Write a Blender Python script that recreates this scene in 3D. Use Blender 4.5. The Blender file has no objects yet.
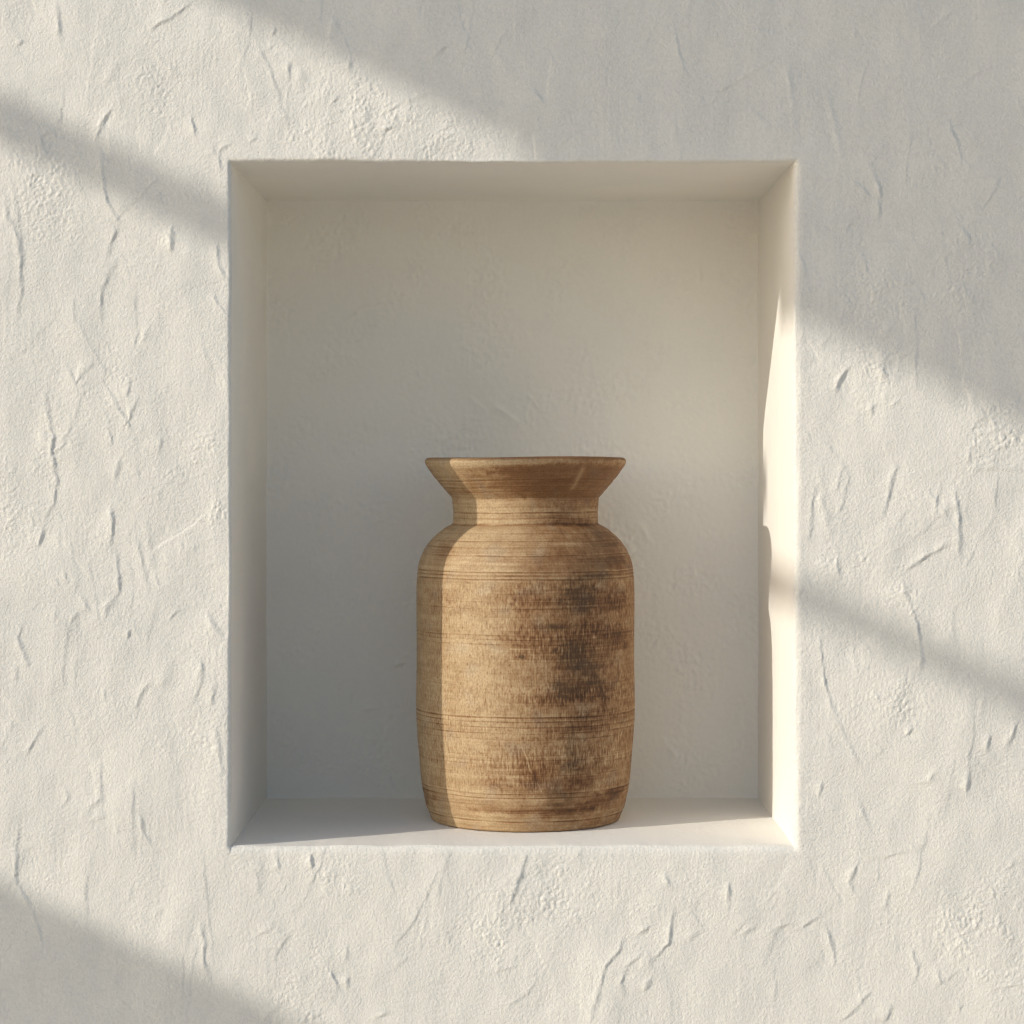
import bpy, math
import numpy as np

# ------------------------------------------------------------------ basics
S = bpy.context.scene
COL = S.collection
D = 2.40                    # camera to wall face (m)
HY = 466.0                  # horizon row of the photograph at 1 mm per row on the wall face
DEPTH = 0.343               # niche depth
NX0, NX1 = -0.2810, 0.2820  # niche opening on the wall face
NZ0, NZ1 = -0.3800, 0.3035
FLOOR = NZ0
GROUND = -1.30
SUN = np.array([1.0, 0.52, -0.465])     # direction the light travels


def tag(o, label=None, cat=None, kind=None, group=None):
    if label: o['label'] = label
    if cat: o['category'] = cat
    if kind: o['kind'] = kind
    if group: o['group'] = group
    return o


def mesh_obj(name, verts, quads, mat, parent=None, smooth=True, attrs=None):
    verts = np.asarray(verts, np.float32); quads = np.asarray(quads, np.int32)
    me = bpy.data.meshes.new(name)
    me.vertices.add(len(verts)); me.vertices.foreach_set('co', verts.ravel())
    k = quads.shape[1]
    me.loops.add(quads.size); me.loops.foreach_set('vertex_index', quads.ravel())
    me.polygons.add(len(quads))
    me.polygons.foreach_set('loop_start', np.arange(0, quads.size, k, dtype=np.int32))
    me.update(calc_edges=True)
    me.polygons.foreach_set('use_smooth', np.full(len(quads), smooth))
    if attrs:
        for an, (typ, data) in attrs.items():
            a = me.attributes.new(an, typ, 'POINT')
            if typ == 'FLOAT_COLOR':
                a.data.foreach_set('color', np.asarray(data, np.float32).ravel())
            else:
                a.data.foreach_set('value', np.asarray(data, np.float32).ravel())
    me.materials.append(mat)
    o = bpy.data.objects.new(name, me)
    COL.objects.link(o)
    if parent: o.parent = parent
    return o


# ------------------------------------------------------------------ noise
_tabs = {}


def perlin(x, y, seed=0):
    if seed not in _tabs:
        r = np.random.RandomState(seed + 11)
        a = r.rand(256, 256) * 2 * np.pi
        _tabs[seed] = (np.cos(a).astype(np.float32), np.sin(a).astype(np.float32))
    gx, gy = _tabs[seed]
    x = np.asarray(x, np.float32); y = np.asarray(y, np.float32)
    xi = np.floor(x).astype(np.int32); yi = np.floor(y).astype(np.int32)
    fx = x - xi; fy = y - yi
    u = fx * fx * fx * (fx * (fx * 6 - 15) + 10); v = fy * fy * fy * (fy * (fy * 6 - 15) + 10)

    def g(i, j):
        a = (xi + i) & 255; b = (yi + j) & 255
        return gx[a, b] * (fx - i) + gy[a, b] * (fy - j)
    a = g(0, 0) * (1 - u) + g(1, 0) * u
    b = g(0, 1) * (1 - u) + g(1, 1) * u
    return (a * (1 - v) + b * v) * 1.5


def granules(x, y, cell, seed):
    """rounded grains of sand of uneven height, one in every cell"""
    if seed not in _tabs:
        r = np.random.RandomState(seed)
        _tabs[seed] = tuple(r.rand(256, 256).astype(np.float32) for _ in range(3))
    jx, jy, jh = _tabs[seed]
    x = np.asarray(x, np.float32) / cell; y = np.asarray(y, np.float32) / cell
    xi = np.floor(x).astype(np.int32); yi = np.floor(y).astype(np.int32)
    out = np.zeros(x.shape, np.float32)
    for i in (-1, 0, 1):
        for j in (-1, 0, 1):
            a = (xi + i) & 255; b = (yi + j) & 255
            d2 = (xi + i + jx[a, b] - x) ** 2 + (yi + j + jy[a, b] - y) ** 2
            h = jh[a, b]
            out = np.maximum(out, (.25 + .75 * h) * np.clip(1 - d2 / (.28 + .5 * h), 0, 1))
    return out


def sstep(a, b, x):
    t = np.clip((x - a) / (b - a), 0, 1)
    return t * t * (3 - 2 * t)


# ------------------------------------------------------------------ plaster relief (metres; + = out of the wall)
# Trowel marks of the wall, in millimetres on its face (x to the right, row downwards): (strength, points)
LEDGES = [
(1,[(56,0),(59,14),(60.5,26),(61.5,42)]),(1.2,[(150,32),(159,24.5),(175,16),(192,2)]),(.8,[(16,46),(24,42)]),
(1.2,[(111,109),(103,124),(97,141)]),(.9,[(97,141),(103,155),(104.5,183),(106.6,199),(119.5,222),(113,238)]),
(.5,[(109,155),(108,173)]),(1.2,[(191,117),(197,136)]),(1,[(232,144),(220,152),(221,173)]),
(1,[(5,192),(9,218),(15,225),(19,241),(22,261),(22,293),(18,321)]),(.5,[(40,139),(55,129)]),
(.9,[(119.5,227),(112.5,239),(108,255)]),(.8,[(119.5,257.5),(103,288),(101,307),(103,325.5)]),(1.3,[(173,225),(172,253)]),
(1.2,[(218,243),(219,264.5),(226,277)]),(.9,[(212,293),(226,314)]),(.6,[(75,297),(74.5,323)]),(.6,[(140.6,325),(135,346.5)]),
(.7,[(201.5,342),(213,370)]),(.7,[(67,361),(75,382),(96,361)]),(.8,[(105.5,385),(128,421.5),(141,393)]),(.7,[(131,379),(128,398)]),
(.6,[(169,382),(167.5,393)]),(1.4,[(45.7,389),(48,407.5),(55,438),(51.5,450),(54,460),(52,454),(58.6,480),(55,501),(44.5,521)]),
(1.1,[(44.5,527),(38.7,548)]),(.7,[(110,431),(112.5,445)]),(.7,[(163,435.6),(159,457)]),(.7,[(122,459),(115,482)]),
(1.3,[(112.5,507),(113,527),(110.6,548)]),(1,[(117,552.5),(120.7,592),(108,609),(103,625)]),(.7,[(136,534),(151,595)]),
(.8,[(64.5,571),(70,583)]),(1,[(82,595),(91,613)]),(.9,[(70,623),(80,614.6)]),(1,[(23.4,625),(18.7,637),(30.5,667)]),
(.8,[(17.6,665),(16.4,683)]),(1.1,[(131,630),(126.5,639)]),(1,[(169,619),(180.5,610)]),(1.2,[(207,613),(226,640)]),
(1.1,[(201.6,655.6),(202.7,668),(201.6,683),(193,704.5)]),(1.2,[(152,681),(142,695),(135,710)]),(.9,[(45.7,723),(35,740),(26,758)]),
(.9,[(215.6,683.4),(212,707)]),(.8,[(215.6,721),(225,775)]),(.7,[(101,761),(103,808)]),(.6,[(62,782),(70,798),(58.6,810)]),
(.9,[(88,810),(103,798)]),(.9,[(89,822),(105.5,817)]),(1,[(140.6,815),(145,833.5),(153.5,845)]),
(1.1,[(20,822),(17.6,847.5),(16.4,878),(17.6,884),(28,900),(38.7,926),(43.4,947)]),(1.2,[(201.5,921),(206,942),(204,959),(211,982)]),
(.9,[(162,909.6),(157,919)]),(.5,[(86.7,881.5),(85.5,902.6)]),(.4,[(98,968),(159,962)]),(1,[(277,854),(280,870.5)]),
(1.4,[(311.4,852),(312.6,869)]),(.8,[(255,937),(274,928)]),(.9,[(347.7,945.5),(347.7,962)]),(1.1,[(329,966.5),(340.7,990)]),
(1.1,[(349,976),(347.7,988.6)]),(.6,[(393.4,969),(407.5,959.5)]),(.8,[(372,1019),(389,1014.6)]),
(1.5,[(528,854),(521,877.5),(516,889),(511.5,905.6)]),(.8,[(490,973.6),(517,966.5)]),(.8,[(536,980.6),(527,994.7),(508,1006)]),
(1.3,[(625,936),(620.5,950),(606,966.5),(600.5,987.6),(591,1023)]),(1,[(650,926.7),(638,936)]),
(1,[(644,952.5),(627.5,967.7),(621.6,983),(627.5,994.7)]),(1.4,[(674,910),(671,934),(669.7,943),(658,955),(650,966.5)]),
(1.3,[(651,978),(646,992)]),(1,[(665,873),(671,887)]),(1.1,[(729,880),(730,898.6),(729,910)]),(.6,[(688,907),(704.5,929)]),
(.9,[(688,941),(700,932.6)]),(.7,[(742,936),(758,927)]),(.8,[(776,931),(791,923)]),(.9,[(800.6,928),(821.7,916)]),
(1.5,[(857,866),(851,881),(854.5,895)]),(.8,[(864,862),(899,854),(930,845)]),(1.3,[(826.4,926.7),(833,943),(836,966.6)]),
(.9,[(777,980.6),(775,1002)]),(1.5,[(871,992),(859,1006),(843,1020.5)]),(1.3,[(894,1004),(886,1023)]),
(1.3,[(912,949),(918.7,967),(915,985)]),(.9,[(938,967),(942,985)]),(1,[(1016,863.6),(1007,868)]),(.7,[(890.6,893),(884,913)]),
(.7,[(859,801),(871.5,830)]),(.6,[(996,989),(1023,985)]),(1.2,[(904,576),(906.3,592),(915,614),(920,636),(923,654),(921,673)]),
(1,[(821,634),(823,663),(827.7,690),(835.5,714.5)]),(.6,[(835.5,714.5),(861,766)]),(1.1,[(873.7,690),(879,699)]),(1.3,[(906,735),(914,729)]),
(1.1,[(990.5,735),(988,753)]),(1.1,[(1018.6,721),(1005,753)]),(1.1,[(970,771),(967,793)]),(.8,[(915,784),(929,783),(940,768)]),
(1,[(798.5,724.7),(804,723.5)]),(1.1,[(816.5,482),(813,502),(811,543)]),(.7,[(844.5,464),(835.5,495.6)]),
(1,[(898.4,462),(891.7,486.6),(884,518)]),(1.2,[(873.7,403.5),(872.6,416)]),(1.4,[(850,366.4),(842,378),(837,393)]),
(1,[(881.6,366),(888,380)]),(1.7,[(954.6,489),(960,516),(961,543),(961,556)]),(1.6,[(951,543),(929,556),(905,572)]),
(.9,[(942,486.6),(936.6,502),(938,516)]),(.7,[(968,472),(989,468.6),(1023,471)]),(.7,[(978,435),(967,466)]),(1,[(838,556),(841,579)]),
(.9,[(879,187),(880.5,205),(879,225)]),(.9,[(853.5,220),(845.7,234)]),(.7,[(862.5,245),(868,276.6)]),(.7,[(963.6,225),(971.4,245)]),
(1.3,[(949,121),(958.8,148),(963.6,170)]),(1.2,[(869,160),(879.7,185.5),(881.6,199)]),(.8,[(853,180),(873,197)]),
(.7,[(961,86),(984,70)]),(.8,[(856,27),(857,39)]),(1,[(674.6,27),(680.5,54.7),(688,76)]),(.7,[(713,94),(738,82),(785,53)]),
(.9,[(750,105.5),(771,127)]),(.8,[(532.6,89),(548,105.5)]),(1,[(448.5,45.7),(432,57.4)]),(.8,[(350,56),(351,70)]),(1.1,[(290,61),(290,80)]),
(1,[(339.5,95),(332.5,103)]),(1.1,[(365,123),(371,112.5)]),(1,[(378,132),(398,126.5)]),(.9,[(250,143),(257.5,139.5)]),
(.9,[(275,28),(274,35)]),(.9,[(823,782),(819,798)]),
]
RIDGES = [
(.9,5,[(117,61),(103,87)]),(.8,4,[(147.6,325),(140.6,346.5)]),(.7,4,[(145,522),(152,571)]),(.8,4,[(818.7,466),(822,504.6),(829,534)]),
(1,7,[(946,500),(941,528)]),(.9,3.2,[(826,88),(835.7,133),(842.6,162)]),(.7,3.5,[(933,27),(951,10)]),(.9,3.2,[(786,56.6),(790,88),(794,109),(793,135)]),
(.9,5,[(298.5,66),(301,94)]),(.7,4,[(328,44.5),(335,16.4)]),(.7,5,[(894,318),(884,336)]),(.6,4,[(783,22),(797,10)]),(.8,5,[(260,860),(255,895)]),
(.9,6,[(40,425),(46,450)]),(.9,6,[(880,345),(882,380)]),(.9,7,[(888,1000),(882,1022)]),(.8,6,[(648,950),(642,968)]),(.8,6,[(170,660),(160,690)]),
]
ROUGH = [(150,80,45,.8),(45,190,55,1.3),(20,500,40,1),(170,485,45,.9),(15,545,25,1.2),(180,750,40,.8),(100,395,45,.8),(340,120,70,1.2),(430,140,50,1.1),
         (332,880,28,1.6),(560,890,70,1.3),(480,945,40,1),(985,925,60,1.5),(870,300,45,.9),(960,275,50,.9),(740,100,35,.9),(1000,440,40,1.3),
         (850,560,35,1.2),(905,605,25,1.4),(860,650,35,.8),(300,1005,50,1.2),(880,360,30,1),(215,520,20,1.4),(215,440,25,1),(950,170,30,.8),(900,700,30,.9),(50,460,30,1)]


def stroke_field(H, xs, zs, pts, amp, ridge=None, unit=0.00098, wd=0.0040):
    P = np.array(pts, float)
    xi0 = np.searchsorted(xs, P[:, 0].min() - .03); xi1 = np.searchsorted(xs, P[:, 0].max() + .03)
    zi0 = np.searchsorted(zs, P[:, 1].min() - .03); zi1 = np.searchsorted(zs, P[:, 1].max() + .03)
    if xi1 - xi0 < 3 or zi1 - zi0 < 3:
        return
    X, Z = np.meshgrid(xs[xi0:xi1], zs[zi0:zi1], indexing='ij')
    X = X + perlin(X / .011, Z / .011, 61) * .0011 + perlin(X / .0036, Z / .0036, 62) * .0009
    Z = Z + perlin(X / .012, Z / .012, 63) * .0011
    seg = P[1:] - P[:-1]; L = np.hypot(seg[:, 0], seg[:, 1]); tot = L.sum(); acc = 0
    best = np.full(X.shape, 9.0); sd = np.zeros(X.shape); T = np.zeros(X.shape)
    for i in range(len(seg)):
        if L[i] < 1e-6: continue
        u = seg[i] / L[i]
        n = np.array([-u[1], u[0]])
        if n[0] * 1.0 + n[1] * -.465 < 0: n = -n
        t = (X - P[i, 0]) * u[0] + (Z - P[i, 1]) * u[1]
        tc = np.clip(t, 0, L[i])
        dx = X - P[i, 0] - tc * u[0]; dz = Z - P[i, 1] - tc * u[1]
        dist = np.hypot(dx, dz)
        m = dist < best
        best[m] = dist[m]
        sd[m] = np.where((dx * n[0] + dz * n[1]) >= 0, dist, -dist)[m]
        T[m] = ((acc + tc) / tot)[m]
        over = np.maximum(t - tc, tc - t)
        acc += L[i]
    end = np.clip(4 * T * (1 - T), 0, 1) ** .75
    end = (.08 + .92 * end) * np.clip(.85 + .75 * perlin(T * tot / .014 + P[0, 0] * 91, T * 0 + P[0, 1] * 77, 65), .5, 1.4)
    far = 1 - sstep(.012, .028, best)
    if ridge:
        w = ridge * .001
        f = np.exp(-(best / w) ** 2) * end
    else:
        w = wd * np.clip(1.05 + .8 * perlin(T * tot / .018 + P[0, 0] * 57, T * 0 + P[0, 1] * 33, 66), .6, 1.9)
        sd = sd + w * .5
        s = sstep(0, w, sd)
        f = (1 - s) * np.exp(np.minimum(sd, 0) / .0048) - .35 * s * np.exp(-np.maximum(sd - w, 0) / .012)
        f = f * end * far
    H[xi0:xi1, zi0:zi1] += amp * unit * f


def mm(p):
    return ((p[0] - 512) / 1000., (HY - p[1]) / 1000.)


def trowel_passes(H, xs, zs):
    r = np.random.RandomState(21)
    for i in range(210):
        cx = r.uniform(-.62, .62); cz = r.uniform(-.64, .55)
        ln = r.uniform(.035, .13); w = r.uniform(.012, .045)
        ang = math.radians(r.choice([r.normal(92, 16), r.normal(62, 18), r.normal(118, 14)], p=[.5, .32, .18]))
        A = r.uniform(.20, .80) * .001 * r.choice([1, 1, -.8]); cur = r.uniform(-2.5, 2.5); ed = r.uniform(.0016, .0040)
        R_ = ln * .5 + w
        i0, i1 = np.searchsorted(xs, [cx - R_, cx + R_]); j0, j1 = np.searchsorted(zs, [cz - R_, cz + R_])
        if i1 - i0 < 4 or j1 - j0 < 4: continue
        X, Z = np.meshgrid(xs[i0:i1] - cx, zs[j0:j1] - cz, indexing='ij')
        a = X * math.cos(ang) + Z * math.sin(ang)
        b = X * math.sin(ang) - Z * math.cos(ang)
        gx = X + cx; gz = Z + cz
        b = b + cur * a * a + perlin(gx / .018, gz / .018, 81) * .0022 + perlin(gx / .005, gz / .005, 82) * .0008
        t = b / w + .5
        saw = np.clip(t, 0, 1) ** 1.4 * (1 - sstep(1 - ed / w * .5, 1 + ed / w * .5, t))
        ends = 1 - sstep(.25, .5, np.abs(a) / ln)
        H[i0:i1, j0:j1] += A * saw * ends * np.clip(.8 + .7 * perlin(a / .02 + i, b / .05, 83), .2, 1.3)


def wall_relief(xs, zs):
    X, Z = np.meshgrid(xs.astype(np.float32), zs.astype(np.float32), indexing='ij')
    H = np.zeros(X.shape)
    H += perlin(X / .16, Z / .20, 1) * .0016 + perlin(X / .06, Z / .09, 2) * .0010
    wx = X + perlin(X / .02, Z / .02, 3) * .004; wz = Z + perlin(X / .02, Z / .02, 4) * .004
    H += perlin(wx / .026, wz / .040, 5) * .00055
    fine = (np.abs(X) < .64) & (Z > -.66) & (Z < .56)
    mask = sstep(-.25, .45, perlin(X / .055, Z / .07, 6) + .5 * perlin(X / .02, Z / .02, 7))
    amt = .19 + .52 * mask
    for (cx, cy, r, a) in ROUGH:
        c = mm((cx, cy)); rr = r * .001
        d2 = ((X - c[0]) ** 2 + (Z - c[1]) ** 2) / rr ** 2
        amt += a * 1.15 * np.exp(-d2 * 1.4) * (.6 + .7 * perlin(X / .018, Z / .018, 8))
    amt = np.clip(amt, .12, 2.2)
    # gritty stipple, with crumbs pulled slightly along the trowel's travel
    a2 = X * .82 + Z * .57; b2 = -X * .57 + Z * .82
    st = perlin(X / .0027, Z / .0029, 12) * .50 + perlin(X / .0041, Z / .0044, 9) * .35
    cr = sstep(.5, 1.5, amt)
    wx2 = X + perlin(X / .009, Z / .009, 71) * .0012; wz2 = Z + perlin(X / .009, Z / .009, 72) * .0012
    st += granules(wx2 * 1.1 + wz2 * .25, wz2 - wx2 * .2, .0043, 73) * .95 * cr
    st += granules(X, Z, .0031, 74) * .65 * (.45 + .55 * cr)
    H += (st - .3) * .00046 * amt * fine
    # faint vertical float lines
    br = sstep(.05, .5, perlin(X / .07, Z / .10, 13))
    H += perlin(X / .0042, Z / .05, 14) * .00011 * br * fine
    # small pits
    pit = perlin(X / .0065, Z / .0075, 15)
    H -= sstep(.62, .85, pit) * .00055 * sstep(.5, 1.2, amt) * fine
    trowel_passes(H, xs, zs)
    for (a, pts) in LEDGES:
        stroke_field(H, xs, zs, [mm(p) for p in pts], a)
    for (a, w, pts) in RIDGES:
        stroke_field(H, xs, zs, [mm(p) for p in pts], a, ridge=w)
    r = np.random.RandomState(5)
    for i in range(620):
        x = r.uniform(-.6, .6); z = r.uniform(-.62, .54)
        ang = math.radians(r.choice([r.normal(90, 22), r.normal(50, 16), r.normal(112, 12)]))
        ln = r.uniform(.005, .022) if i % 7 else r.uniform(.03, .07); c = r.uniform(-.35, .35)
        pts = [(x, z), (x + math.cos(ang) * ln * .5, z + math.sin(ang) * ln * .5),
               (x + math.cos(ang) * ln * .5 + math.cos(ang + c) * ln * .5, z + math.sin(ang) * ln * .5 + math.sin(ang + c) * ln * .5)]
        stroke_field(H, xs, zs, pts, r.uniform(.12, .42) * (1.4 if i % 9 == 0 else 1), ridge=(r.uniform(1.5, 3.6) if i % 4 == 0 else None), wd=r.uniform(.0016, .0042))
    return X, Z, H, amt * fine


def wob(x, z):
    return (perlin(x / .07, z / .07, 31) * .00045 + perlin(x / .009, z / .009, 32) * .00020 + perlin(x / .004, z / .004, 35) * .00022,
            perlin(x / .05, z / .05, 33) * .0009 + perlin(x / .012, z / .012, 34) * .0003)


# ------------------------------------------------------------------ materials
def new_mat(name):
    m = bpy.data.materials.new(name); m.use_nodes = True
    nt = m.node_tree
    return m, nt, nt.nodes, nt.links, nt.nodes['Principled BSDF']


def plaster_mat(name, base, var, grain, bump_d):
    m, nt, N, L, B = new_mat(name)
    tc = N.new('ShaderNodeTexCoord')
    n1 = N.new('ShaderNodeTexNoise'); n1.inputs['Scale'].default_value = 9; n1.inputs['Detail'].default_value = 6
    n1.inputs['Roughness'].default_value = .6
    n3 = N.new('ShaderNodeTexNoise'); n3.inputs['Scale'].default_value = 260; n3.inputs['Detail'].default_value = 3
    L.new(tc.outputs['Object'], n1.inputs['Vector']); L.new(tc.outputs['Object'], n3.inputs['Vector'])
    r = N.new('ShaderNodeValToRGB')
    r.color_ramp.elements[0].position = .36; r.color_ramp.elements[1].position = .66
    r.color_ramp.elements[0].color = tuple(c * (1 - var) * t for c, t in zip(base, (.995, 1.0, 1.012))) + (1,)
    r.color_ramp.elements[1].color = tuple(min(1, c * (1 + var * .5)) for c in base) + (1,)
    L.new(n1.outputs['Fac'], r.inputs['Fac'])
    mx = N.new('ShaderNodeMix'); mx.data_type = 'RGBA'; mx.blend_type = 'MULTIPLY'; mx.inputs[0].default_value = 1
    r2 = N.new('ShaderNodeValToRGB')
    r2.color_ramp.elements[0].position = .3; r2.color_ramp.elements[1].position = .6
    r2.color_ramp.elements[0].color = (1 - grain,) * 3 + (1,); r2.color_ramp.elements[1].color = (1, 1, 1, 1)
    L.new(n3.outputs['Fac'], r2.inputs['Fac'])
    L.new(r.outputs['Color'], mx.inputs[6]); L.new(r2.outputs['Color'], mx.inputs[7])
    L.new(mx.outputs[2], B.inputs['Base Color'])
    B.inputs['Roughness'].default_value = .92
    B.inputs['Specular IOR Level'].default_value = .18
    n2 = N.new('ShaderNodeTexNoise'); n2.inputs['Scale'].default_value = 420; n2.inputs['Detail'].default_value = 4
    n2.inputs['Roughness'].default_value = .6
    n4 = N.new('ShaderNodeTexNoise'); n4.inputs['Scale'].default_value = 60; n4.inputs['Detail'].default_value = 5
    L.new(tc.outputs['Object'], n2.inputs['Vector']); L.new(tc.outputs['Object'], n4.inputs['Vector'])
    ad = N.new('ShaderNodeMath'); ad.operation = 'MULTIPLY_ADD'; ad.inputs[1].default_value = .8
    L.new(n4.outputs['Fac'], ad.inputs[0]); L.new(n2.outputs['Fac'], ad.inputs[2])
    b = N.new('ShaderNodeBump'); b.inputs['Strength'].default_value = 1; b.inputs['Distance'].default_value = bump_d
    L.new(ad.outputs[0], b.inputs['Height']); L.new(b.outputs['Normal'], B.inputs['Normal'])
    return m


BASE = (.822, .806, .742)
M_WALL = plaster_mat('rough plaster', BASE, .05, .06, .0008)
M_NICHE = plaster_mat('floated plaster', (.878, .860, .802), .02, .02, .00025)


def wood_mat():
    m, nt, N, L, B = new_mat('turned wood')
    at = N.new('ShaderNodeAttribute'); at.attribute_name = 'wood_colour'
    tc = N.new('ShaderNodeTexCoord')
    mp = N.new('ShaderNodeMapping'); mp.inputs['Scale'].default_value = (1, 1, .75)
    n = N.new('ShaderNodeTexNoise'); n.inputs['Scale'].default_value = 560; n.inputs['Detail'].default_value = 3
    L.new(tc.outputs['Object'], mp.inputs['Vector']); L.new(mp.outputs['Vector'], n.inputs['Vector'])
    r = N.new('ShaderNodeValToRGB')
    r.color_ramp.elements[0].position = .3; r.color_ramp.elements[1].position = .62
    r.color_ramp.elements[0].color = (.78, .74, .69, 1); r.color_ramp.elements[1].color = (1.06, 1.06, 1.05, 1)
    L.new(n.outputs['Fac'], r.inputs['Fac'])
    mx = N.new('ShaderNodeMix'); mx.data_type = 'RGBA'; mx.blend_type = 'MULTIPLY'; mx.inputs[0].default_value = 1
    L.new(at.outputs['Color'], mx.inputs[6]); L.new(r.outputs['Color'], mx.inputs[7])
    L.new(mx.outputs[2], B.inputs['Base Color'])
    B.inputs['Roughness'].default_value = .62
    B.inputs['Specular IOR Level'].default_value = .28
    b = N.new('ShaderNodeBump'); b.inputs['Strength'].default_value = .7; b.inputs['Distance'].default_value = .0003
    L.new(n.outputs['Fac'], b.inputs['Height']); L.new(b.outputs['Normal'], B.inputs['Normal'])
    return m


M_WOOD = wood_mat()


def plain_mat(name, a, c, scale, rough, bump):
    m, nt, N, L, B = new_mat(name)
    tc = N.new('ShaderNodeTexCoord')
    n = N.new('ShaderNodeTexNoise'); n.inputs['Scale'].default_value = scale; n.inputs['Detail'].default_value = 6
    r = N.new('ShaderNodeValToRGB'); r.color_ramp.elements[0].color = a + (1,); r.color_ramp.elements[1].color = c + (1,)
    r.color_ramp.elements[0].position = .3; r.color_ramp.elements[1].position = .7
    L.new(tc.outputs['Object'], n.inputs['Vector']); L.new(n.outputs['Fac'], r.inputs['Fac'])
    L.new(r.outputs['Color'], B.inputs['Base Color']); B.inputs['Roughness'].default_value = rough
    b = N.new('ShaderNodeBump'); b.inputs['Distance'].default_value = bump
    L.new(n.outputs['Fac'], b.inputs['Height']); L.new(b.outputs['Normal'], B.inputs['Normal'])
    return m


M_GROUND = plain_mat('pale bounce ground', (.52, .46, .39), (.62, .55, .47), 6, .9, .004)
M_SLAT = plain_mat('weathered timber', (.36, .31, .25), (.50, .44, .36), 14, .8, .002)

# ------------------------------------------------------------------ the wall with its niche
STEP = .00105


def axis(lo, hi, f0, f1, cuts):
    brk = [f0] + cuts + [f1]
    inner = []
    for a, b in zip(brk[:-1], brk[1:]):
        n = int(round((b - a) / STEP))
        inner += list(np.linspace(a, b, n + 1)[:-1])
    inner.append(f1)
    left = []; x = f0; s = STEP
    while x > lo:
        s = min(s * 1.15, .03); x -= s; left.append(max(x, lo))
    right = []; x = f1; s = STEP
    while x < hi:
        s = min(s * 1.15, .03); x += s; right.append(min(x, hi))
    return np.array(left[::-1] + inner + right)


xs = axis(-2.2, 2.2, -.56, .56, [NX0, NX1])
zs = axis(GROUND, 1.7, -.60, .505, [NZ0, NZ1])
X, Z, H, ROUGHNESS = wall_relief(xs, zs)
RL, RR, RT, RB = .0035, .0080, .0035, .0100     # worn radius of the niche's arrises: left, right, top, bottom


def dist_out(v, lo, hi):
    return np.maximum(np.maximum(lo - v, v - hi), 0)


dxl = np.maximum(NX0 - X, 0); dxr = np.maximum(X - NX1, 0)
dzb = np.maximum(NZ0 - Z, 0); dzt = np.maximum(Z - NZ1, 0)
dh = np.hypot(dxl + dxr, dzb + dzt)
rad = np.where(dxr > 0, RR, np.where(dxl > 0, RL, np.where(dzb > 0, RB, RT)))
rad = np.where((dzb > 0) & (dxr > 0), np.where(dzb > dxr, .0095, .0085), np.where((dzt > 0) & (dxr > 0), .0055, rad))
# every arris starts at the same depth RY behind the face and rounds out from there
t = np.clip(dh / rad, 0, 1)
RY = .0045
roundover = RY * (1 - np.sqrt(np.clip(1 - (1 - t) ** 2, 0, 1)))
fade = sstep(.0002, .0045, dh)
Yw = roundover - H * fade
wx_, wz_ = wob(X, Z)
near = 1 - sstep(.01, .05, dh)
V = np.stack([X + wx_ * near, Yw, Z + wz_ * near], -1)
nx, nz = X.shape
idx = np.arange(nx * nz).reshape(nx, nz)
q = np.stack([idx[:-1, :-1], idx[1:, :-1], idx[1:, 1:], idx[:-1, 1:]], -1)
xc = .5 * (xs[:-1] + xs[1:]); zc = .5 * (zs[:-1] + zs[1:])
hole = ((xc > NX0) & (xc < NX1))[:, None] & ((zc > NZ0) & (zc < NZ1))[None, :]
quads = q[~hole]
# slab behind the face: edges and back
border = np.concatenate([idx[:, 0], idx[-1, 1:], idx[-2::-1, -1], idx[0, -2:0:-1]])
Vf = V.reshape(-1, 3)
bk = Vf[border].copy(); bk[:, 1] = .55
base_i = len(Vf)
nb = len(border)
i0 = np.arange(nb); i1 = (i0 + 1) % nb
skirt = np.stack([border[i0], base_i + i0, base_i + i1, border[i1]], -1)
cor = [base_i + 0, base_i + nx - 1, base_i + nx + nz - 2, base_i + 2 * nx + nz - 3]
Vall = np.concatenate([Vf, bk])
quads = np.concatenate([quads, skirt, np.array([cor])])
used = np.zeros(len(Vall), bool); used[quads.ravel()] = True
remap = np.cumsum(used) - 1
wall = mesh_obj('plaster_wall', Vall[used], remap[quads], M_WALL)
tag(wall, 'cream troweled plaster wall in raking sunlight, with a rectangular niche cut into it', 'wall')


def grid_quads(n, m, flip=False):
    i = np.arange(n * m).reshape(n, m)
    q = np.stack([i[:-1, :-1], i[1:, :-1], i[1:, 1:], i[:-1, 1:]], -1).reshape(-1, 4)
    return q[:, ::-1] if flip else q


def niche_relief(u, v, seed, k):
    h = perlin(u / .12, v / .12, seed) * .0007 + perlin(u / .035, v / .06, seed + 1) * .00025
    w = u + perlin(u / .02, v / .02, seed + 2) * .003
    msk = sstep(-.2, .5, perlin(u / .06, v / .06, seed + 3))
    h += (perlin(w / .006, v / .007, seed + 4) * .6 + perlin(u / .003, v / .0032, seed + 5) * .4) * .00010 * (.35 + msk) * k
    return h


ys = np.concatenate([np.linspace(RY, RY + .02, 16)[:-1], np.linspace(RY + .02, DEPTH + .004, 150)])
COVE = .010                                    # plaster coves softly into the back


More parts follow.
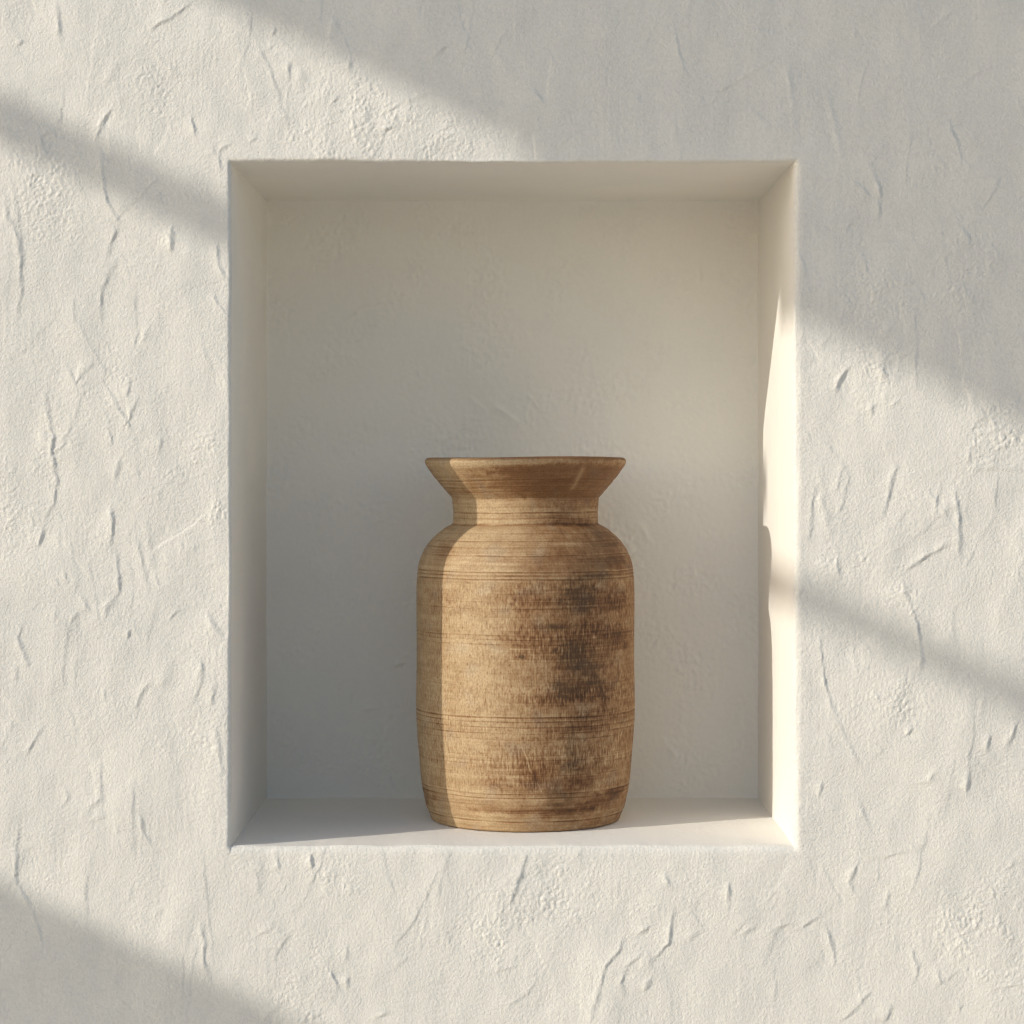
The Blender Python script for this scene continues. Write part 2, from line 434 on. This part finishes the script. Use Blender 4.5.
def reveal(name, edge, u0, u1, axis_u, sign, seed, k):
    us = np.linspace(u0 - .004, u1 + .004, int((u1 - u0) / .0018) + 2)
    U, Y = np.meshgrid(us, ys, indexing='ij')
    f = sstep(RY, RY + .012, Y)
    h = niche_relief(U, Y, seed, k) * f
    h += .0016 * sstep(DEPTH - COVE, DEPTH + .004, Y) ** 2
    if axis_u == 'z':
        x0 = np.full(U.shape, edge); z0 = U
    else:
        x0 = U; z0 = np.full(U.shape, edge)
    a, b = wob(x0, z0)
    g = 1 - .8 * sstep(RY, .05, Y)
    if axis_u == 'z':
        vx = x0 + a * g + sign * h; vz = z0 + b * g
    else:
        vx = x0 + a * g; vz = z0 + b * g + sign * h
    o = mesh_obj(name, np.stack([vx, Y, vz], -1).reshape(-1, 3), grid_quads(*U.shape, flip=(axis_u == 'z') == (sign > 0)), M_NICHE, wall)
    return o


reveal('niche_side', NX0, NZ0, NZ1, 'z', +1, 101, .6)
reveal('niche_side', NX1, NZ0, NZ1, 'z', -1, 121, .35)
reveal('niche_ceiling', NZ1, NX0, NX1, 'x', -1, 141, .5)
fl = reveal('niche_floor', NZ0, NX0, NX1, 'x', +1, 161, 3.0)

bx = np.linspace(NX0 - .004, NX1 + .004, 420); bz = np.linspace(NZ0 - .004, NZ1 + .004, 500)
BX, BZ = np.meshgrid(bx, bz, indexing='ij')
BH = niche_relief(BX, BZ, 181, 11) * 1.0
KB = (D + DEPTH) / D
BLEDGE = [(1.2, [(351, 320), (365.6, 309.7), (392, 298)]), (1, [(494.5, 403.4), (518, 419.6)]), (.9, [(664, 737), (679, 757)]),
          (.7, [(392, 668), (410, 662)]), (.6, [(362, 712), (380, 708)]), (.5, [(352, 690), (350, 706)]), (.6, [(470, 395), (484, 407)]),
          (.6, [(353, 350), (354, 365)]), (.6, [(700, 250), (702, 300)]), (.5, [(640, 520), (655, 545)]), (.6, [(290, 330), (286, 360)])]
for a, pts in BLEDGE:
    stroke_field(BH, bx, bz, [(mm(p)[0] * KB, mm(p)[1] * KB) for p in pts], a * 2.6)
r_ = np.random.RandomState(9)
for i in range(60):
    x = r_.uniform(NX0, NX1); z = r_.uniform(NZ0, NZ1); an = math.radians(r_.normal(85, 30)); ln = r_.uniform(.008, .03)
    stroke_field(BH, bx, bz, [(x, z), (x + math.cos(an) * ln, z + math.sin(an) * ln)], r_.uniform(.2, .6), ridge=(4 if i % 3 == 0 else None))
edge = np.minimum(np.minimum(BX - NX0, NX1 - BX), np.minimum(BZ - NZ0, NZ1 - BZ))
BH += .0014 * (1 - sstep(-.004, .010, edge)) ** 2
mesh_obj('niche_back', np.stack([BX, DEPTH - BH, BZ], -1).reshape(-1, 3), grid_quads(*BX.shape), M_NICHE, wall)

# ------------------------------------------------------------------ the wooden vase
VX, VY = .0145, .188
SV = D / (D + VY)


def pz(py): return (HY - py) / 1000. / SV - FLOOR      # row of the outline -> height above the niche floor
def pr(h): return h / 1000. / SV


def densify(pts, step=.0007, smooth=True):
    P = np.array(pts, float)
    if smooth and len(P) > 2:
        Q = np.concatenate([[2 * P[0] - P[1]], P, [2 * P[-1] - P[-2]]])
        out = []
        for i in range(1, len(Q) - 2):
            n = 16
            for k in range(n):
                t = k / n
                out.append(.5 * ((2 * Q[i]) + (-Q[i - 1] + Q[i + 1]) * t + (2 * Q[i - 1] - 5 * Q[i] + 4 * Q[i + 1] - Q[i + 2]) * t * t
                                 + (-Q[i - 1] + 3 * Q[i] - 3 * Q[i + 1] + Q[i + 2]) * t ** 3))
        out.append(P[-1]); P = np.array(out)
    d = np.concatenate([[0], np.cumsum(np.hypot(*np.diff(P, axis=0).T))])
    n = max(2, int(d[-1] / step))
    s = np.linspace(0, d[-1], n)
    return np.stack([np.interp(s, d, P[:, 0]), np.interp(s, d, P[:, 1])], -1)


body_px = [(96.5, 817), (99.2, 805), (101.5, 795), (104.2, 780), (107.3, 741), (108.6, 720), (109.1, 703), (109.0, 665), (108.8, 620), (108.5, 585), (107.2, 567),
           (103.2, 554), (95.5, 541.5), (83.5, 530.3), (74.0, 524.5)]
foot = [(0, .001), (.085, .001), (.0985, -.0006), (pr(94.0), .0004), (pr(95.3), .0042)]
bp = densify(foot, smooth=False)[:-1]
bp = np.concatenate([bp, densify([(pr(95.3), .0042)] + [(pr(h), pz(y)) for h, y in body_px[1:]])])
neck = densify([(pr(74.0), pz(524.5)), (pr(73.0), pz(522)), (pr(72.8), pz(512)), (pr(73.2), pz(502)), (pr(73.6), pz(498))])
rim_out = densify([(pr(73.6), pz(498)), (pr(75.2), pz(496.2)), (pr(84), pz(486)), (pr(91.6), pz(476.6)), (pr(97.2), pz(468.6)), (pr(99.6), pz(465)), (pr(100.5), pz(462.4)),
                   (pr(100.2), pz(460.2)), (pr(98.8), pz(458.7)), (pr(97.0), pz(458.0))], smooth=False)
rim_in = densify([(pr(97.0), pz(458.0)), (pr(95.0), pz(458.4)), (pr(91), pz(461.5)), (pr(72), pz(482)), (pr(61), pz(500)), (pr(60), pz(525)), (pr(80), pz(560)), (pr(92), pz(620)),
                  (pr(88), pz(760)), (pr(60), pz(795)), (0.0005, pz(797))], step=.003)
rp = np.concatenate([rim_out[:-1], rim_in])

# turned grooves: row where each crosses the front of the vase, depth (mm), half width (mm), colour weight
FRONT = lambda py, rpx: (HY - py) / 1000. * (D + VY - pr(rpx)) / D - FLOOR
GROOVES = [(481, 92, .5, .8, .8), (488, 86, .35, .7, .6), (492.5, 78, .3, .6, .4), (471, 98, .2, .6, .3), (514, 73, .5, .8, 1), (519.5, 73, .35, .6, .6), (508, 73, .2, .6, .3), (526, 74, .5, 1.2, 1.0),
           (535, 85, .25, .6, .5), (542.5, 92, .25, .6, .5), (548.5, 98, .15, .6, .35), (557, 103, .35, .6, .9), (573.8, 107, .5, .7, .9), (577.2, 107.5, .55, .6, .9), (581, 108, .5, .7, 1.0),
           (603, 108.5, .2, .6, .45), (610, 108.5, .2, .6, .5), (637, 108.8, .3, .7, .55), (641, 108.8, .25, .6, .5), (646, 109, .25, .6, .5), (660, 109, .12, .5, .25),
           (687, 109, .2, .5, .4), (719.5, 108.6, .7, .8, 1.1), (723.7, 108.5, .5, .6, .9), (729, 108, .45, .7, .8), (735, 107.5, .4, .6, .8), (741, 107, .2, .6, .35),
           (757, 106, .2, .6, .4), (762, 105.6, .25, .7, .5), (766, 105.2, .2, .6, .4), (777, 104, .2, .6, .4), (795.5, 101.5, .4, .7, .9), (799.5, 100.5, .4, .7, .9), (823, 96, .6, .8, 1.1)]
GZ = [(FRONT(py, r), d * .0014, w * .001, c) for py, r, d, w, c in GROOVES]

# stains of the old wood and one painted-in shadow, (kind, x, row, half width, half height, strength): kind b brown, k black, p pale
STAINS_AND_SHADOW = [
('k',578,597,17,11,1.0),('k',594,577,24,5,.8),('k',588,607,12,6,.5),('k',572,655,13,12,.9),('k',585,672,16,12,.8),('k',566,690,14,10,.7),('k',556,628,14,3,.8),('k',593,683,12,4,.7),
('k',571,745,5,15,.5),('k',573,765,10,8,.45),('k',563,797,10,4,.7),('k',553,794,8,8,.45),('k',556,806,10,4,.6),('k',600,545,18,7,.35),('k',604,563,22,5,.4),
('b',600,600,28,12,.6),('b',618,603,18,7,.9),('b',600,628,30,4,.7),('b',620,640,14,9,.9),('b',560,640,40,20,.35),('b',590,655,34,28,.5),('b',590,694,26,8,.9),('b',560,700,36,6,.6),
('b',604,702,4,9,.8),('b',600,715,34,4,.8),('b',580,730,30,6,.6),('b',548,770,12,20,.5),('b',534,784,5,9,.8),('b',524,778,6,22,.55),('b',570,785,10,6,.8),('b',583,768,10,4,.8),('b',585,782,10,4,.6),
('b',612,795,22,7,1.0),('b',588,806,18,6,1.0),('b',560,812,30,5,.7),('b',515,812,30,4,.6),('b',470,806,35,4,.35),('b',428,795,20,9,.9),('b',500,765,40,12,.35),('b',500,785,14,6,.5),  # the brown mark at the lower left edge paints in a shadow
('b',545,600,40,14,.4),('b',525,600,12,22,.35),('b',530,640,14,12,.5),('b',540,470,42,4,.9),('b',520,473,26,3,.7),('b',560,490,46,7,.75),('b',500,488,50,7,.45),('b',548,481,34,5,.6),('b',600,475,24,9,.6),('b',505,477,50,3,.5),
('b',585,500,26,3,.7),('b',575,523,24,4,.8),('b',610,540,16,8,.6),('b',618,560,20,10,.7),('b',560,560,40,8,.35),('b',440,552,20,12,.35),('b',440,620,12,30,.3),('b',430,480,22,14,.4),
('p',578,676,7,6,.9),('p',620,655,8,16,.6),('p',585,700,12,5,.8),('p',555,755,8,12,.7),('p',590,740,22,5,.6),('p',622,585,5,6,.8),('p',600,583,16,4,.5),('p',577,622,5,7,.9),('p',577,570,10,3,.4),('p',620,760,14,16,.6),
('p',470,760,16,20,.35),('p',465,640,20,30,.45),('p',480,690,24,26,.35),('p',600,790,18,3,.7),('p',470,515,40,10,.5),('p',480,535,50,6,.4),('p',520,820,80,6,.35),('p',545,463,80,2.5,.6),('p',470,464,30,3,.7),
]


def surf(px, py):
    """a place on the front of the vase: (angle, height)"""
    rr = float(np.interp(py, [458, 461, 498, 500, 523, 530, 541, 554, 567, 585, 703, 741, 780, 805, 830], [99, 100.5, 75, 73, 73, 83, 95, 103, 107, 108.6, 109.1, 107.3, 104, 99.4, 95])) / 1000 / SV
    th = 0.
    for _ in range(6):
        y = VY - rr * math.cos(th)
        x = (px - 512) / 1000. * (D + y) / D - VX
        th = math.asin(max(-.995, min(.995, x / rr)))
    y = VY - rr * math.cos(th)
    return th, (HY - py) / 1000. * (D + y) / D - FLOOR, rr


def wood_colour(th, z, r):
    s = th * .117
    wz = perlin(s / .05, z / .03, 210)
    stretch = perlin(s / .09, z / .0016, 211) * .55 + perlin(s / .05, z / .0007 + 9, 212) * .45 + perlin(s / .25, z / .004, 213) * .5
    fibre = perlin(s / .0021, z / .013, 214) * .6 + perlin(s / .0012, z / .006, 215) * .6
    cloud = perlin(s / .03, z / .014, 216) + .5 * perlin(s / .012, z / .006, 217)
    bodyz = sstep(pz(790), pz(770), z) * sstep(pz(568), pz(585), z)
    bands = .45 + .55 * sstep(-.1, .35, perlin(s / .2, z / .022, 218))
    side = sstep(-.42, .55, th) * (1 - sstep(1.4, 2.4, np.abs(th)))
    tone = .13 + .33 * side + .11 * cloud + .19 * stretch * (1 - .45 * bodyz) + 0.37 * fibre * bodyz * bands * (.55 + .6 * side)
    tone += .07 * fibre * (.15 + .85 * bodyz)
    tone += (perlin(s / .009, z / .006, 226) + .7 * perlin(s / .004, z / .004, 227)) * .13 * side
    fleck = perlin(s / .0016, z / .0042, 219)
    tone += sstep(.30, .7, fleck) * .26 * (.12 + .88 * bodyz)
    # the unseen back of the vase keeps the same weathering
    tone += sstep(1.5, 2.4, np.abs(th)) * (.12 + .25 * np.clip(perlin(s / .04, z / .03, 220), 0, 1))
    black = np.zeros_like(tone)
    for k, px, py, hw, hh, a in STAINS_AND_SHADOW:
        t0, z0, r0 = surf(px, py)
        du = (th - t0) * r0 / (hw * .00108); dv = (z - z0) / (hh * .00106)
        du = du + perlin(s / .010, z / .006, 221) * .60 + perlin(s / .0035, z / .0035, 228) * .45; dv = dv + perlin(s / .014, z / .009, 222) * .6 + perlin(s / .0035, z / .0030, 229) * .4
        f = np.exp(-(du * du + dv * dv) ** 1.3 * .75) * a
        f = f * np.clip(.82 + .5 * fibre * bodyz + .4 * stretch, .15, 1.4)
        if k == 'b': tone += .54 * f
        elif k == 'k': black = np.maximum(black, np.clip(f, 0, 1)); tone += .18 * f
        else: tone -= .24 * f; black = black * (1 - .6 * np.clip(f, 0, 1))
    # grooves are toned darker, their lips paler
    for gz, d, w, c in GZ:
        gg = gz + perlin(s / .06, z * 0 + gz * 37, 223) * .0006
        brk = np.clip(.75 + .7 * perlin(s / .03, z * 0 + gz * 91, 224), .1, 1.15)
        tone += np.exp(-((z - gg) / (w * .85)) ** 2) * .46 * c * brk
        tone -= np.exp(-((z - gg - w * 2.0) / (w * .9)) ** 2) * .17 * c * brk
    # darker tone along the lip, reddish handling wear on the flared rim
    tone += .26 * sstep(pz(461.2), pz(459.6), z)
    tone += .13 * sstep(pz(500), pz(495), z) * sstep(-.9, -.3, th) * sstep(pz(463), pz(470), z)
    tone = np.where(z > pz(500), np.minimum(tone, .62 + .25 * np.clip(tone - .62, 0, 1)), tone)
    # knot
    t0, z0, r0 = surf(522, 657.5)
    kd = np.hypot((th - t0) * r0 / .0031, (z - z0) / .0023)
    black = np.maximum(black, .85 * (1 - sstep(.7, 1.1, kd))); tone += .2 * np.exp(-(kd / 2) ** 2)

    def scratch(a, b, wdt, amt):
        nonlocal tone
        ta, za, ra = surf(*a); tb, zb, _ = surf(*b)
        p = np.stack([(th - ta) * ra, z - za]); v = np.array([(tb - ta) * ra, zb - za]); l2 = (v ** 2).sum()
        q = np.clip((p[0] * v[0] + p[1] * v[1]) / l2, 0, 1)
        dd = np.hypot(p[0] - q * v[0], p[1] - q * v[1])
        tone = tone - amt * np.exp(-(dd / wdt) ** 2)
    scratch((522.5, 749), (527, 759), .0006, .45); scratch((527, 759), (530, 772), .0006, .45); scratch((574, 645), (580, 662), .0005, .3)
    scratch((537, 783), (541, 792), .0006, .3); scratch((581, 471), (573, 488), .0032, .33); scratch((488, 770.5), (528, 770.5), .0005, .25)
    scratch((507, 777.5), (524, 777.5), .0005, .35); scratch((572, 769), (577, 768.5), .0009, .5); scratch((600, 572), (632, 569), .0005, .35)
    scratch((546, 608), (598, 606), .0005, .3); scratch((510, 650), (530, 650), .0006, .3)
    scratch((609, 727), (608.5, 735), .0006, -.4); scratch((575, 740), (608, 736.5), .0005, -.35); scratch((438, 707), (438.5, 712), .0006, -.4)
    scratch((474, 714), (480, 707), .0005, -.3); scratch((486, 690), (485.5, 703), .0006, -.3); scratch((603, 692), (607, 710), .0009, -.4)
    stops = [0, .22, .48, .78, 1.15]
    cols = np.array([(.540, .402, .240), (.425, .288, .158), (.300, .170, .081), (.182, .084, .035), (.080, .038, .018)])
    tone = np.clip(tone, 0, 1.15)
    c = np.stack([np.interp(tone, stops, cols[:, i]) for i in range(3)], -1)
    kcol = np.array([.088, .055, .031])
    b = np.clip(black, 0, .74)[..., None]
    c = c * (1 - b) + kcol * b
    # grey weathering here and there
    gr = (sstep(.25, .7, perlin(s / .025, z / .02, 225)) * .16)[..., None]
    lum = c.mean(-1, keepdims=True)
    return c * (1 - gr) + lum * np.array([1.05, 1.0, .88]) * gr


def turned(name, prof, parent, close_bottom=False, relief=True):
    n = 1040
    # finer facets towards the front
    u = np.linspace(-1, 1, n + 1)[:-1]
    th = math.pi * (.55 * u + .45 * np.sign(u) * np.abs(u) ** 2.2)
    R, TH = np.meshgrid(prof[:, 0], th, indexing='ij')
    ZZ, _ = np.meshgrid(prof[:, 1], th, indexing='ij')
    s = TH * .117
    dr = np.zeros_like(R)
    if relief:
        for gz, d, w, c in GZ:
            g2 = gz + perlin(s / .06, ZZ * 0 + gz * 37, 223) * .0006
            dr -= d * np.exp(-((ZZ - g2) / w) ** 2) * np.clip(.8 + .6 * perlin(s / .03, ZZ * 0 + gz * 91, 224), .2, 1.1)
        dr += perlin(s / .10, ZZ / .0022, 230) * .00009 + perlin(np.cos(TH) * 1.1 + 5, ZZ / .07, 231) * .0006
        dr += perlin(s / .0022, ZZ / .014, 232) * .00007 * sstep(pz(566), pz(580), ZZ) * sstep(pz(790), pz(775), ZZ)
        ends = np.minimum(ZZ - prof[0, 1], 99)
        dr *= sstep(.0, .004, R)
    seamless = R + dr
    ZW = ZZ + (np.sin(TH * 2 + 1.0) * .0005 + np.sin(TH * 3 + .4) * .0004 + np.sin(TH - .6) * .0006) * sstep(.25, .41, ZZ)
    V = np.stack([seamless * np.sin(TH), -seamless * np.cos(TH), ZW], -1)
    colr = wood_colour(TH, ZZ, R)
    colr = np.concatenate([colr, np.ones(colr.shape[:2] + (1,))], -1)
    k = len(prof)
    i = np.arange(k * n).reshape(k, n)
    j = np.roll(i, -1, 1)
    q = np.stack([i[:-1], j[:-1], j[1:], i[1:]], -1).reshape(-1, 4)
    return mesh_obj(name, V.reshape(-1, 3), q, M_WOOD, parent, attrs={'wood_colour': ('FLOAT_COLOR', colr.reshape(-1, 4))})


vase = bpy.data.objects.new('wooden_vase', None)
vase.empty_display_size = .1
COL.objects.link(vase)
vase.location = (VX, VY, FLOOR + .0008)
tag(vase, 'weathered turned wooden vase with flared rim and dark stains, standing in the plaster niche', 'vase')
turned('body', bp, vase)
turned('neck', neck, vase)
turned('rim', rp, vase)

# ------------------------------------------------------------------ unseen ground for bounce light, added timber screen that shades the wall
g = mesh_obj('ground', [(-60, -60, GROUND), (60, -60, GROUND), (60, 60, GROUND), (-60, 60, GROUND)], [[0, 1, 2, 3]], M_GROUND, smooth=False)  # added out of view to bounce warm light into the niche
tag(g, kind='structure')


def box(name, x0, x1, y0, y1, z0, z1, mat, parent):
    v = [(x, y, z) for x in (x0, x1) for y in (y0, y1) for z in (z0, z1)]
    f = [(0, 1, 3, 2), (4, 6, 7, 5), (0, 4, 5, 1), (2, 3, 7, 6), (0, 2, 6, 4), (1, 5, 7, 3)]
    o = mesh_obj(name, v, f, mat, parent, smooth=False)
    b = o.modifiers.new('bevel', 'BEVEL'); b.width = .0015; b.segments = 2
    return o


scr = bpy.data.objects.new('added_shade_screen', None); COL.objects.link(scr)  # added out of view, its boards shaped to cast the wall's shade lines
tag(scr, 'added timber screen, out of view at left, placed to shade the wall', 'screen')
SX = -3.2


def shade_board(name, c_lo, c_hi, x0, x1, sx=SX, th=.02):
    # a board whose lower / upper arris draws the shade lines z + .465 x = c_lo / c_hi across the wall between x0 and x1
    lift = .465 * -sx
    return box(name, sx - th, sx, -.52 * (x1 - sx), -.52 * (x0 - sx), c_lo + lift, c_hi + lift, M_SLAT, scr)


shade_board('shade_board', .334, .76, -.85, .026)           # upper boards, the outer length set lower
shade_board('shade_board', .306, .76, .029, .060)
shade_board('shade_board', .287, .76, .063, .85)
shade_board('shade_slat', .0875, .1375, -.85, -.215, th=.01)         # thin rail in two lengths
shade_board('shade_slat', -.0100, .0250, -.26, .85, sx=SX - .25, th=.008)
shade_board('shade_board', -1.02, -.652, -.85, .85)          # lower board
for x in (-.85 - .13, .85 + .13):
    y = -.52 * (x - SX)
    box('post', SX - .36, SX - .30, y - .03, y + .03, GROUND, .80 + .465 * -SX, M_SLAT, scr)
for c in (.70, .0, -.95):
    box('rail', SX - .30, SX - .26, -.52 * (.85 + .16 - SX), -.52 * (-.85 - .16 - SX), c + 1.532 - .03, c + 1.532 + .03, M_SLAT, scr) if c == .70 else None

# ------------------------------------------------------------------ light
W = bpy.data.worlds.new('World'); S.world = W; W.use_nodes = True
nt = W.node_tree
bg = nt.nodes['Background']
sky = nt.nodes.new('ShaderNodeTexSky'); sky.sky_type = 'NISHITA'; sky.sun_disc = False
dirn = SUN / np.linalg.norm(SUN)
elev = math.asin(-dirn[2])
sky.sun_elevation = elev
sky.sun_rotation = math.atan2(-dirn[0], -dirn[1])
sky.air_density = 1.0; sky.dust_density = 1.5; sky.ozone_density = 1.0
nt.links.new(sky.outputs['Color'], bg.inputs['Color'])
bg.inputs['Strength'].default_value = .138
sun = bpy.data.lights.new('sun', 'SUN'); sun.energy = 2.6; sun.angle = math.radians(.53); sun.color = (1.0, .924, .812)
so = bpy.data.objects.new('sun', sun); COL.objects.link(so)
from mathutils import Vector
so.rotation_euler = Vector(dirn).to_track_quat('-Z', 'Y').to_euler()
so.location = (-4, -3, 3)

# ------------------------------------------------------------------ camera
cam = bpy.data.cameras.new('camera'); co = bpy.data.objects.new('camera', cam); COL.objects.link(co)
cam.sensor_width = 36; cam.sensor_fit = 'HORIZONTAL'
cam.lens = 36 * D / 1.024
cam.shift_y = -(512 - HY) / 1024.
co.location = (0, -D, 0); co.rotation_euler = (math.pi / 2, 0, 0)
cam.clip_start = .05; cam.clip_end = 300
S.camera = co
vs = S.view_settings
vs.view_transform = 'Standard'; vs.look = 'None'; vs.exposure = .06; vs.gamma = 1
vs.use_curve_mapping = False
S.cycles.use_denoising = True; S.cycles.denoiser = 'OPENIMAGEDENOISE'
S.cycles.denoising_input_passes = 'RGB_ALBEDO_NORMAL'; S.cycles.denoising_prefilter = 'NONE'
S.cycles.filter_width = 1.3
S.cycles.max_bounces = 12; S.cycles.diffuse_bounces = 8
